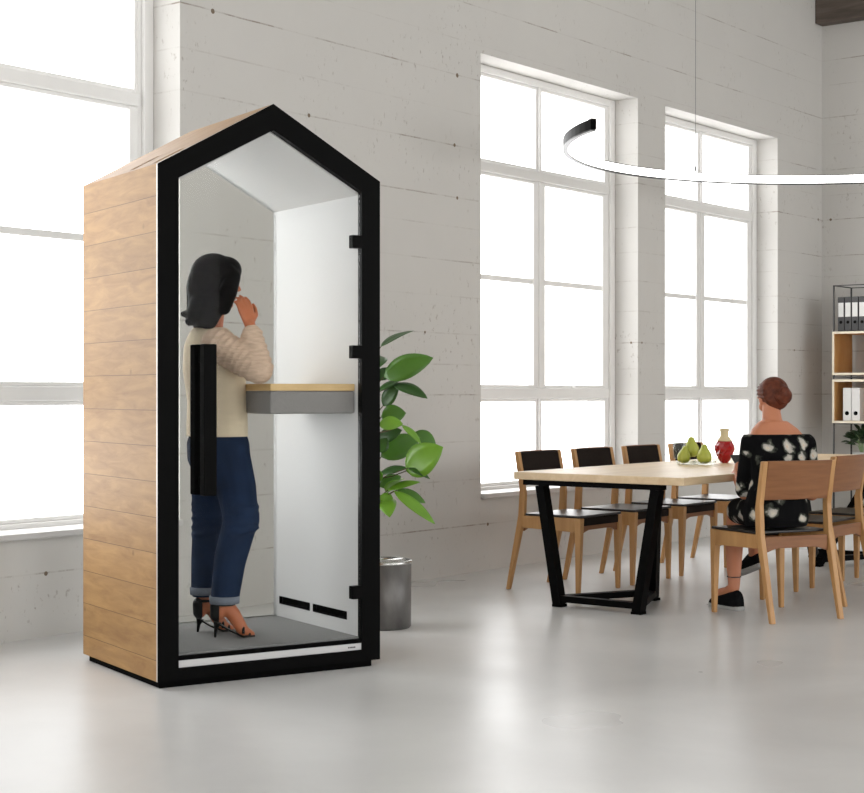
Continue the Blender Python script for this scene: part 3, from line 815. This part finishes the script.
# ---------------------------------------------------------------- rubber plant behind the booth
PC = V((6.229, 5.11, 0))
rp = empty('potted_rubber_plant', PC, 0, 'broad-leaved green plant in a smoky metal pot behind the booth', 'plant')
bm = NB(); lathe(bm, [(.001, 0), (.133, 0), (.140, .008), (.142, .335), (.135, .338), (.129, .335), (.129, .30), (.001, .30)], 40); pt = obj('pot', bm, M['pot'], rp, smooth=False)
for p in pt.data.polygons: p.use_smooth = abs(p.normal.z) < .5
bm = NB(); lathe(bm, [(.1425, .322), (.144, .326), (.144, .338), (.136, .341), (.135, .338), (.1425, .335)], 40); obj('pot_rim', bm, M['rim'], pt, smooth=True)
bm = NB(); lathe(bm, [(.001, .295), (.128, .295), (.128, .312), (.05, .318), (.001, .32)], 24); obj('soil', bm, M['soil'], rp)
D0 = 8.05
LV = [  # base px, tip px, width px, depth base, depth tip, material, view-facing amount
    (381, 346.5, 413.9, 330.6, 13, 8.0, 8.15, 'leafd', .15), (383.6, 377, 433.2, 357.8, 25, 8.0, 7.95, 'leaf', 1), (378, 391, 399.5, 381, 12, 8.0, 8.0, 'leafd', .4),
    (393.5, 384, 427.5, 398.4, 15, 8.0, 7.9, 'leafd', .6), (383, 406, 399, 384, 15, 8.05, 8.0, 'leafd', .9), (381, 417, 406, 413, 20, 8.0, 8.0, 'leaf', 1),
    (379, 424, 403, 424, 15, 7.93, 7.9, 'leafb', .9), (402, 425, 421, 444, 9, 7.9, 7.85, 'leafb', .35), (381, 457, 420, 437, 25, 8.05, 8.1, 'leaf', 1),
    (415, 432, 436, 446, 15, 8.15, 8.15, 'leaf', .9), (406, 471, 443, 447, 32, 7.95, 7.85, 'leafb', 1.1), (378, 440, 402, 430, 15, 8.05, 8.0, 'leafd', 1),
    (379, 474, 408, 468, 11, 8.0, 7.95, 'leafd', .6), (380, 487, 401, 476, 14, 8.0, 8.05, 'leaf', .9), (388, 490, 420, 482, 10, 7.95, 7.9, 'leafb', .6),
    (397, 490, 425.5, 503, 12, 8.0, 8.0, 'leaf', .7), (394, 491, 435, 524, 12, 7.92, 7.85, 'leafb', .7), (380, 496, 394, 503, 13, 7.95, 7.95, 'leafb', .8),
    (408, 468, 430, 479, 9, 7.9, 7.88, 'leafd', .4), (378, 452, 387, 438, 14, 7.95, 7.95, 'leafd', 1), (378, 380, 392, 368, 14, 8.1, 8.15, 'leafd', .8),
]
# crown on the side hidden by the booth
for i in range(22):
    a = random.uniform(.5 * PI, 1.75 * PI) if i % 2 else random.uniform(0, PI)
    z = random.uniform(.62, 1.5)
    LV.append((a, z, random.uniform(.15, .24), 0, 0, 0, 0, random.choice(['leaf', 'leafd', 'leafd', 'leafb']), -1))
TO = -RT * .05
trunk = [V((0, 0, .31)) + TO * .6, V((.01, .01, .6)) + TO, V((-.015, .0, .95)) + TO, V((.0, .012, 1.25)) + TO, V((-.01, 0, 1.48)) + TO]
bm = NB(); tube(bm, trunk, [.011, .010, .009, .007, .004], 8)
tr2 = [V((.02, .02, .31)) + TO, V((.03, .05, .55)) + TO, V((.02, .06, .75)) + TO, V((.03, .06, .95)) + TO]
tube(bm, tr2, [.009, .008, .007, .004], 8); tk = obj('trunk', bm, M['stem'], rp, smooth=True)
stems = NB()
for L_ in LV:
    if L_[8] == -1:
        a, z, ln = L_[:3]
        b0 = V((.05 * math.cos(a), .05 * math.sin(a), z)); t0 = b0 + V((math.cos(a) * ln * .9, math.sin(a) * ln * .9, random.uniform(-.12, .12)))
        w = ln * .42; nr = V((random.uniform(-.4, .4), random.uniform(-.4, .4), 1))
        if (t0 + PC).x > 6.3 and (t0 + PC).y < 5.1: continue
    else:
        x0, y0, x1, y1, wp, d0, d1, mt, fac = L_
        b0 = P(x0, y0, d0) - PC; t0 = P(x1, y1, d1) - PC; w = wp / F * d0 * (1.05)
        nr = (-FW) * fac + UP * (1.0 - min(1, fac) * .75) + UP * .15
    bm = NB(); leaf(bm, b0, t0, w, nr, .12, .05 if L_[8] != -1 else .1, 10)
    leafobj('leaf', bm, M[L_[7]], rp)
    # petiole to the trunk
    z = b0.z - .05; k = min(range(len(trunk)), key=lambda q: abs(trunk[q].z - z))
    j = min(len(trunk) - 2, max(0, sum(1 for q in trunk if q.z < z) - 1)); f = max(0, min(1, (z - trunk[j].z) / (trunk[j + 1].z - trunk[j].z)))
    s0 = trunk[j].lerp(trunk[j + 1], f)
    tube(stems, [s0, s0.lerp(b0, .6) + V((0, 0, -.008)), b0], [.004, .003, .0025], 6)
obj('leaf_stalks', stems, M['stem'], rp, smooth=True)

# ---------------------------------------------------------------- people helpers
def head_pieces(bm, c, R, s=1.0):
    """R: 3x3 with columns right, forward, up"""
    def q(x, y, z): return c + R @ V((x, y, z)) * s
    def b(x, y, z, rx, ry, rz): ball(bm, q(x, y, z), (rx * s, ry * s, rz * s), R, 18, 12)
    b(0, -.012, .032, .074, .093, .082); b(0, .020, -.045, .054, .062, .062); b(0, .060, -.088, .022, .018, .018)
    for k in (-1, 1):
        b(k * .036, .048, -.028, .028, .030, .030); b(k * .030, .066, .034, .030, .020, .014)
        b(k * .076, -.008, -.006, .010, .018, .031); b(k * .012, .092, -.022, .009, .010, .008)
    rcone(bm, q(0, .084, .020), q(0, .106, -.016), .008 * s, .011 * s)
    b(0, .082, -.049, .022, .010, .006); b(0, .080, -.060, .018, .010, .007)
def hand(bm, wrist, d, n, side, s=.92, curl=(.35, .45, .3), grip=0):
    """d: finger direction, n: the way the palm faces, side: +1/-1 which side the thumb leaves"""
    d = V(d).normalized(); n = (V(n) - d * V(n).dot(d)).normalized(); w = d.cross(n) * side
    wrist = V(wrist)
    ks = []
    for off, ln, kl in ((.030, .070, .084), (.010, .079, .088), (-.010, .073, .084), (-.029, .057, .077)):
        k = wrist + d * kl * s + w * off * s; ks.append((k, ln, off))
        rcone(bm, wrist + w * off * .55 * s + d * .012 * s, k, .0125 * s, .0105 * s, 10)
    for k, ln, off in ks:
        p = k; dd = d; r0 = .0088 * s
        for i, (fr, cu) in enumerate(zip((.45, .31, .24), curl)):
            ax = w * side
            dd = (Matrix.Rotation(cu * 1.0, 3, d.cross(n)) @ dd).normalized()
            sp = w * off * (.9 if i == 0 else 0)
            q = p + (dd + sp).normalized() * ln * fr * s
            rcone(bm, p, q, r0, r0 * .9, 10); p = q; r0 *= .9
    t0 = wrist + d * .022 * s + w * .020 * s; t1 = wrist + d * .048 * s + w * .050 * s + n * .012 * s
    t2 = t1 + (d * .030 + w * .010 + n * .010) * s; t3 = t2 + (d * .026 + n * .008) * s
    limb(bm, [t0, t1, t2, t3], [.014 * s, .0115 * s, .0098 * s, .0082 * s])
def ering(c, r, f, hw, hd, n=20, pw=2.3):
    out = []
    for k in range(n):
        a = 2 * PI * k / n; ca, sa = math.cos(a), math.sin(a)
        out.append(V(c) + r * (hw * math.copysign(abs(ca) ** (2 / pw), ca)) + f * (hd * math.copysign(abs(sa) ** (2 / pw), sa)))
    return out
def torso(bm, rings, r, f): loft(bm, [ering(c, r, f, hw, hd) for c, hw, hd in rings])
def eyes(c, R, par, s=1.0):
    for k in (-1, 1):
        bm = NB(); ball(bm, c + R @ V((k * .030, .074, .014)) * s, (.0115 * s,) * 3); e = obj('eye', bm, M['eyew'], par, smooth=True)
        bm = NB(); ball(bm, c + R @ V((k * .030, .0815, .014)) * s, (.006 * s, .005 * s, .006 * s), R); obj('iris', bm, M['phone'], e, smooth=True)
def mats(right, fwd, up): 
    return Matrix((right, fwd, up)).transposed()

# ---------------------------------------------------------------- standing woman in the booth
t = math.radians(24)
f1 = (RT * math.cos(t) + FW * math.sin(t)).normalized(); r1 = (RT * math.sin(t) - FW * math.cos(t)).normalized()
G = 6.93
w1 = empty('person', P(226, 637, G) * 1.0, 0, 'woman in a beige cardigan and blue jeans standing in the booth, hand at her face', 'person')
w1.location.z = .13
O1 = w1.location.copy()
def Q(px, py, d): return P(px, py, d) - O1
hc = Q(218, 284, 6.95)
hf = (f1 + RT * 0 + FW * .25 + UP * -.05).normalized(); hr = hf.cross(UP).normalized(); hu = hr.cross(hf)
HR = mats(hr, hf, hu)
bm = NB()
head_pieces(bm, hc, HR, .98)
limb(bm, [Q(214, 303, 6.95), Q(210, 330, 6.95)], [.050, .056])
torso(bm, [(Q(209, 326, 6.95), .055, .05), (Q(210, 333, 6.95), .12, .065), (Q(213, 345, 6.95), .165, .085), (Q(217, 368, 6.95), .150, .105), (Q(218, 402, 6.95), .125, .088),
           (Q(218, 440, 6.95), .160, .11), (Q(219, 465, 6.95), .155, .105)], r1, f1)
legR = [Q(227, 452, 6.88), Q(241, 519, 6.84), Q(230, 560, 6.86), Q(225, 602, 6.87)]
legL = [Q(213, 452, 7.03), Q(207, 520, 7.05), Q(205, 560, 7.05), Q(204, 598, 7.03)]
limb(bm, legR, [.078, .052, .048, .033]); limb(bm, legL, [.078, .052, .048, .033])
# feet in high heels
def foot(anc, heel, ball_, toe):
    limb(bm, [anc, anc.lerp(ball_, .45) + V((0, 0, .008)), ball_, toe], [.034, .032, .026, .014]); limb(bm, [anc, heel], [.033, .027])
fd = (RT * .93 + FW * .30).normalized()
aR = Q(225, 604, 6.87); bR = Q(243, 630.5, 6.88); tR = Q(252, 634, 6.90); hR_ = Q(217.5, 615, 6.86)
foot(aR, hR_, bR, tR)
aL = Q(205, 600, 7.03); hL_ = Q(200, 612, 7.02); bL = Q(222, 625, 7.05); tL = Q(231, 628.5, 7.06)
foot(aL, hL_, bL, tL)
# arms
shR, elR, wrR = Q(217, 345, 6.78), Q(259, 370, 6.73), Q(250, 325, 6.76)
limb(bm, [shR, elR, wrR], [.046, .036, .024])
hd_dir = (Q(238, 282, 6.80) - wrR).normalized()
hand(bm, wrR, hd_dir, (-RT * .6 + FW * .9), -1, .95, (.25, .35, .25))
shL, elL, wrL = Q(209, 345, 7.12), Q(213, 392, 7.14), Q(222, 425, 7.10)
limb(bm, [shL, elL, wrL], [.046, .036, .024]); hand(bm, wrL, (UP * -1 + f1 * .25), -r1 * -1, 1, .95)
organic('body', bm, M['skin1'], w1, .0052, 5)
eyes(hc, HR, w1, .98)
# hair
bm = NB()
def hq(x, y, z): return hc + HR @ V((x, y, z))
ball(bm, hq(0, -.022, .040), (.090, .106, .092), HR, 20, 14)
ball(bm, hq(.0, -.055, -.01), (.088, .085, .10), HR, 20, 14)
for k in (-1, 1):
    limb(bm, [hq(k * .066, .015, .05), hq(k * .080, .002, -.03), hq(k * .074, -.004, -.105)], [.034, .034, .022])
limb(bm, [hq(0, -.07, -.03), Q(199, 312, 6.93), Q(190, 321, 6.92)], [.075, .055, .022])
limb(bm, [Q(202, 300, 6.88), Q(194, 314, 6.86), Q(183, 314, 6.88)], [.05, .035, .012])
limb(bm, [Q(205, 305, 7.0), Q(205, 320, 7.0), Q(196, 326, 7.0)], [.06, .045, .014])
for i in range(54):
    a = random.uniform(-.2, 1.2) * PI; ph = random.random()
    s0 = hq(.080 * math.cos(a) * (1 if i % 2 else -1) * .9, -.045 - .03 * random.random(), .04 - .05 * ph)
    e0 = Q(random.uniform(185, 212), random.uniform(313, 328), 6.93 + random.uniform(-.09, .09))
    mid = s0.lerp(e0, .5) - f1 * random.uniform(.0, .02)
    tube(bm, [s0, mid, e0], [.012, .011, .003], 7)
limb(bm, [hq(.078, .030, .03), Q(228, 292, 6.84), Q(224, 308, 6.85)], [.034, .040, .030])
limb(bm, [Q(216, 300, 6.87), Q(208, 319, 6.86), Q(199, 324, 6.86)], [.055, .045, .018])
ball(bm, hq(.004, .030, .062), (.078, .072, .062), HR, 18, 12)
hair1 = organic('hair', bm, M['hairk'], w1, .005, 2)
# cardigan
bm = NB()
torso(bm, [(Q(210, 328, 6.95), .085, .072), (Q(211, 335, 6.95), .150, .092), (Q(212, 346, 6.95), .190, .112), (Q(214, 370, 6.95), .180, .128), (Q(217, 402, 6.95), .165, .122),
           (Q(217, 425, 6.95), .178, .125), (Q(217, 445, 6.95), .180, .125)], r1, f1)
cut = Q(217, 436, 6.95)
card = organic('cardigan', bm, M['jacket'], w1, .007, 5, cuts=[(cut, V((0, 0, -1)))])
for nm, pts, rr in (('sleeve', [shR + UP * .005, elR, elR.lerp(wrR, .80)], [.070, .060, .042]), ('sleeve', [shL, elL, elL.lerp(wrL, .85)], [.068, .055, .040])):
    bm = NB(); limb(bm, pts, rr)
    random.seed(3)
    for i in range(14):
        t_ = i / 13; a, b = (pts[0], pts[1]) if t_ < .6 else (pts[1], pts[2]); u_ = t_ / .6 if t_ < .6 else (t_ - .6) / .4
        c_ = a.lerp(b, u_); ax = (b - a).normalized(); rad = (rr[0] * (1 - u_) + rr[1] * u_) if t_ < .6 else (rr[1] * (1 - u_) + rr[2] * u_)
        o_ = ax.orthogonal().normalized(); w_ = ax.cross(o_); tilt = random.uniform(-.25, .25)
        ringp = [c_ + (o_ * math.cos(x) + w_ * math.sin(x)) * rad + ax * (.02 * tilt * math.cos(x)) for x in [2 * PI * q_ / 16 for q_ in range(17)]]
        tube(bm, ringp, .008, 6)
    organic(nm, bm, M['sleeve'], w1, .006, 4)
# jeans
bm = NB()
torso(bm, [(Q(218, 428, 6.95), .150, .105), (Q(218, 442, 6.95), .172, .128), (Q(219, 460, 6.95), .172, .130), (Q(220, 474, 6.95), .150, .11)], r1, f1)
limb(bm, [legR[0], Q(236, 487, 6.86), legR[1], legR[2], Q(224.5, 600, 6.87)], [.098, .088, .076, .070, .062])
limb(bm, [legL[0], Q(209, 487, 7.04), legL[1], legL[2], Q(204, 590, 7.03)], [.098, .080, .064, .062, .058])
for c_, r_ in ((legR[1], .077), (legL[1], .068)):      # creases behind and over the knees
    for i in range(5):
        cc = c_ + V((0, 0, -.05 + .028 * i)); 
        tube(bm, [cc + (r1 * math.cos(x) + f1 * math.sin(x)) * (r_ - .002) + V((0, 0, .012 * math.sin(x + i))) for x in [2 * PI * q_ / 14 for q_ in range(15)]], .007, 6)
jn = organic('jeans', bm, M['jeans'], w1, .0065, 9, cuts=[(Q(224, 601, 6.87), V((0, 0, -1)))])
for c_, r_, ax in ((Q(224.5, 599.5, 6.87), .064, 0), (Q(204, 590.5, 7.03), .061, 0)):
    bm = NB(); lathe(bm, [(r_ - .012, -.018), (r_, -.016), (r_ + .002, .016), (r_ - .012, .018)], 28, c_); obj('trouser_cuff', bm, M['cuff'], jn, smooth=True)
# sandals
def sandal(anc, heel, ball_, toe, gz=.0):
    s = bpy.data.objects.new('sandal', None); C.objects.link(s); s.parent = w1
    side = (ball_ - heel); side.z = 0; side.normalize(); sd = side.cross(UP)
    bm = NB()
    prof = [(heel + V((0, 0, -.030)), .024), (heel.lerp(ball_, .45) + V((0, 0, -.030)), .024), (ball_ + V((0, 0, -.0275)), .034), (toe + side * .012, .022)]
    prof[2] = (V((ball_.x, ball_.y, .008)), .036); prof[3] = (V((toe.x, toe.y, .006)) + side * .012, .020)
    loft(bm, [[c_ + sd * w_, c_ - sd * w_, c_ - sd * w_ - V((0, 0, .008)), c_ + sd * w_ - V((0, 0, .008))] for c_, w_ in prof])
    so = obj('sole', bm, M['shoe'], s, bevel=.002)
    bm = NB(); hb = heel + V((0, 0, -.034)); tube(bm, [hb + V((0, 0, .004)), hb.lerp(V((hb.x, hb.y, 0)), .4) - side * .006, V((hb.x, hb.y, .0)) - side * .010], [.018, .008, .005], 10)
    obj('stiletto_heel', bm, M['shoe'], s)
    bm = NB(); tube(bm, [anc + V((0, 0, .0)) + (side * math.cos(x) + sd * math.sin(x)) * .040 for x in [2 * PI * q_ / 20 for q_ in range(21)]], .006, 6)
    obj('ankle_strap', bm, M['shoe'], s)
    bm = NB(); tube(bm, [ball_ + sd * .028 * math.cos(x) + V((0, 0, -.010 + .034 * math.sin(x))) for x in [PI * q_ / 12 for q_ in range(13)]], .007, 6)
    tube(bm, [toe - side * .012 + sd * .022 * math.cos(x) + V((0, 0, -.006 + .022 * math.sin(x))) for x in [PI * q_ / 12 for q_ in range(13)]], .006, 6)
    obj('toe_strap', bm, M['shoe'], s)
    bm = NB(); 
    limb(bm, [heel, heel + UP * .035], [.0315, .033]); 
    organic('heel_counter', bm, M['shoe'], s, .005, 1, cuts=[(heel + side * .006, side)])
sandal(aR, hR_, bR, tR); sandal(aL, hL_, bL, tL)

# ---------------------------------------------------------------- seated woman at the table
f2 = (RT * -.357 + FW * .934).normalized(); r2 = (f2.cross(UP)).normalized()
w2 = empty('person', P(776, 512, 8.42), 0, 'woman with pinned-up auburn hair in a black floral dress seated at the table', 'person')
w2.location.z = 0
O2 = w2.location.copy()
def S(px, py, d): return P(px, py, d) - O2
bm = NB()
hc2 = S(772, 399.5, 8.60)
hf2 = (f2 - UP * .30 + RT * .12).normalized(); hr2 = hf2.cross(UP).normalized(); hu2 = hr2.cross(hf2)
HR2 = mats(hr2, hf2, hu2)
head_pieces(bm, hc2, HR2, .92)
limb(bm, [S(771, 408, 8.56), S(772.5, 426, 8.53)], [.046, .057])
torso(bm, [(S(773, 421, 8.53), .078, .055), (S(775, 429, 8.52), .135, .064), (S(777, 438, 8.50), .168, .078), (S(778, 455, 8.47), .150, .095), (S(777, 478, 8.44), .122, .085),
           (S(776, 505, 8.43), .155, .105), (S(776, 519, 8.43), .165, .115), (S(776, 524, 8.43), .15, .10)], r2, f2)
tlL = [S(765, 514, 8.47), S(736, 514, 8.84), S(734, 553, 8.78), S(734, 588, 8.70)]
tlR = [S(788, 514, 8.52), S(758, 505, 8.93), S(755, 532, 8.92), S(754, 556, 9.02)]
limb(bm, tlL, [.078, .052, .047, .031]); limb(bm, tlR, [.078, .052, .046, .030])
ftd = (RT * -.48 + FW * .88).normalized()
zl = O2.z
def bare(an, d, down): limb(bm, [an, an + d * .06 - UP * down * .6, an + d * .15 - UP * down], [.03, .028, .022])
bare(tlL[3], ftd, .045); bare(tlR[3], (ftd - UP * .5).normalized(), .02)
shL2, elL2, wrL2 = S(752, 444, 8.46), S(744.5, 493, 8.52), S(735.5, 474, 8.78)
shR2, elR2, wrR2 = S(805, 446, 8.52), S(812, 494, 8.62), S(772, 474, 8.88)
limb(bm, [shL2, elL2, wrL2], [.047, .036, .024]); limb(bm, [shR2, elR2, wrR2], [.047, .036, .024])
hand(bm, wrL2, (S(738, 461, 8.93) - wrL2), (r2 + FW * .1 + UP * .35), 1, .90, (.45, .6, .4))
hand(bm, wrR2, (S(748, 465, 8.98) - wrR2), (-r2 + UP * .5), -1, .90, (.45, .6, .4))
organic('body', bm, M['skin2'], w2, .0052, 5)
eyes(hc2, HR2, w2, .92)
bm = NB()
def hq2(x, y, z): return hc2 + HR2 @ V((x, y, z))
ball(bm, hq2(0, -.026, .034), (.080, .092, .082), HR2, 20, 14); ball(bm, hq2(0, -.055, -.01), (.066, .055, .065), HR2, 20, 14)
# twisted bun built of coiled strands
bc = hq2(.014, -.098, -.004)
for k in range(3):
    pts = []; 
    for i in range(26):
        a = i / 25 * 2 * PI * 1.25 + k * 2.1; rr_ = .034 - .010 * k
        pts.append(bc + HR2 @ V((rr_ * math.cos(a), -.010 - .012 * k + .006 * math.sin(3 * a), (rr_ * 1.15) * math.sin(a))))
    tube(bm, pts, [.006 + .013 * math.sin(PI * i / 25) for i in range(26)], 8)
ball(bm, bc, (.032, .025, .036), HR2)
for i in range(22):      # strands swept back to the bun
    a = i / 22 * 2 * PI
    s0 = hq2(.075 * math.cos(a), .01 + .012 * math.sin(a), .034 + .074 * math.sin(a)); m0 = hq2(.073 * math.cos(a), -.062, .015 + .070 * math.sin(a)); e0 = bc + HR2 @ V((.030 * math.cos(a), .01, .03 * math.sin(a)))
    if math.sin(a) < -.55: continue
    tube(bm, [s0, m0, e0], [.007, .010, .007], 7)
organic('hair', bm, M['haira'], w2, .0042, 1)
# off-shoulder floral dress
bm = NB()
torso(bm, [(S(777, 425, 8.50), .17, .08), (S(777, 437, 8.50), .182, .090), (S(778, 455, 8.47), .166, .108), (S(777, 478, 8.44), .138, .100),
           (S(776, 503, 8.43), .172, .120), (S(776, 519, 8.43), .182, .128), (S(776, 526, 8.43), .17, .115)], r2, f2)
limb(bm, [S(764, 512, 8.47), S(740, 511, 8.79)], [.092, .074]); limb(bm, [S(788, 512, 8.52), S(761, 503, 8.88)], [.092, .074])
limb(bm, [S(775, 512, 8.52), S(752, 509, 8.80)], [.085, .07])
limb(bm, [shL2 + UP * .01, elL2 + UP * .02], [.060, .050]); limb(bm, [shR2 + UP * .01, elR2 + UP * .02], [.060, .050])
# skirt hem: flat underside resting on the seat
organic('dress', bm, M['dress'], w2, .0065, 5, cuts=[(S(777, 434.5, 8.45), UP), (V((0, 0, .4635)), -UP)])
# trainers
def trainer(an, d, ground):
    s = bpy.data.objects.new('trainer', None); C.objects.link(s); s.parent = w2
    d = d.normalized(); sd = d.cross(UP).normalized(); u_ = sd.cross(d)
    bse = V((an.x, an.y, ground)) if ground is not None else an - u_ * .075
    bm = NB(); rings = []
    for t_, hw, h_ in ((-.055, .026, .085), (-.045, .034, .105), (-.01, .039, .115), (.04, .040, .098), (.09, .043, .075), (.14, .044, .06), (.175, .036, .048), (.195, .018, .028)):
        c_ = bse + d * t_
        rings.append([c_ + sd * hw * math.cos(x) + u_ * (.018 + (h_ - .018) * max(0, math.sin(x)) ** .8) for x in [2 * PI * k / 16 for k in range(16)]])
    loft(bm, rings); organic('upper', bm, M['sneaker'], s, .005, 3)
    bm = NB(); rings = []
    for t_, hw in ((-.062, .020), (-.052, .032), (0, .036), (.06, .038), (.12, .045), (.17, .038), (.200, .018)):
        c_ = bse + d * t_
        rings.append([c_ + sd * hw, c_ - sd * hw, c_ - sd * hw + u_ * .022, c_ + sd * hw + u_ * .022])
    loft(bm, rings); obj('sole', bm, M['rubber'], s, bevel=.003)
trainer(tlL[3], ftd, 0.0); trainer(tlR[3], (ftd - UP * .35).normalized(), None)
bm = NB(); tube(bm, [tlL[3] + UP * .062 + (RT * math.cos(x) + FW * math.sin(x)) * .037 for x in [2 * PI * q_ / 18 for q_ in range(19)]], .003, 5); obj('anklet', bm, M['bracelet'], w2)
# phone in her hand
phn = tag(obj('phone', (lambda b_: (box(b_, -.035, .035, -.004, .004, -.07, .07), b_)[1])(NB()), M['phone'], bevel=.003), 'black phone held by the seated woman above the table', 'phone')
phn.location = P(740.5, 463.5, 8.93); phn.rotation_euler = (math.radians(-50), 0, math.atan2(f2.y, f2.x) - PI / 2)

# ---------------------------------------------------------------- daylight
w = bpy.data.worlds.new('World'); sc.world = w; w.use_nodes = True
bg = w.node_tree.nodes['Background']; bg.inputs[0].default_value = (1.0, 1.0, 1.0, 1); bg.inputs[1].default_value = 5.0
def portal(name, loc, rot, sx, sy):
    l = bpy.data.lights.new(name, 'AREA'); l.shape = 'RECTANGLE'; l.size = sx; l.size_y = sy; l.cycles.is_portal = True
    o = bpy.data.objects.new(name, l); C.objects.link(o); o.location = loc; o.rotation_euler = rot
for i, (a, b) in enumerate(WIN): portal('daylight_portal', ((a + b) / 2, Y1 + TH + .02, (ZB + ZT) / 2), (-PI / 2, 0, 0), b - a, ZT - ZB)
for i, (a, b) in enumerate(RW): portal('daylight_portal', ((a + b) / 2, Y0 - .32, 2.2), (PI / 2, 0, 0), b - a, 3.0)
for i, (a, b) in enumerate(LW): portal('daylight_portal', (X0 - .32, (a + b) / 2, 2.2), (PI / 2, 0, -PI / 2), b - a, 3.2)

# ---------------------------------------------------------------- camera
cam = bpy.data.cameras.new('Camera'); co = bpy.data.objects.new('Camera', cam); C.objects.link(co)
co.location = (0, 0, H); co.rotation_euler = (PI / 2, 0, math.atan2(FW.y, FW.x) - PI / 2)
cam.sensor_width = 36; cam.lens = F / 864 * 36; cam.shift_y = -(396.5 - CY) / 864
cam.clip_end = 100
sc.camera = co
sc.view_settings.view_transform = 'Standard'; sc.view_settings.look = 'None'; sc.view_settings.gamma = 1
sc.view_settings.use_curve_mapping = False
sc.view_settings.exposure = 0.0
sc.cycles.max_bounces = 10; sc.cycles.diffuse_bounces = 6; sc.cycles.transparent_max_bounces = 16
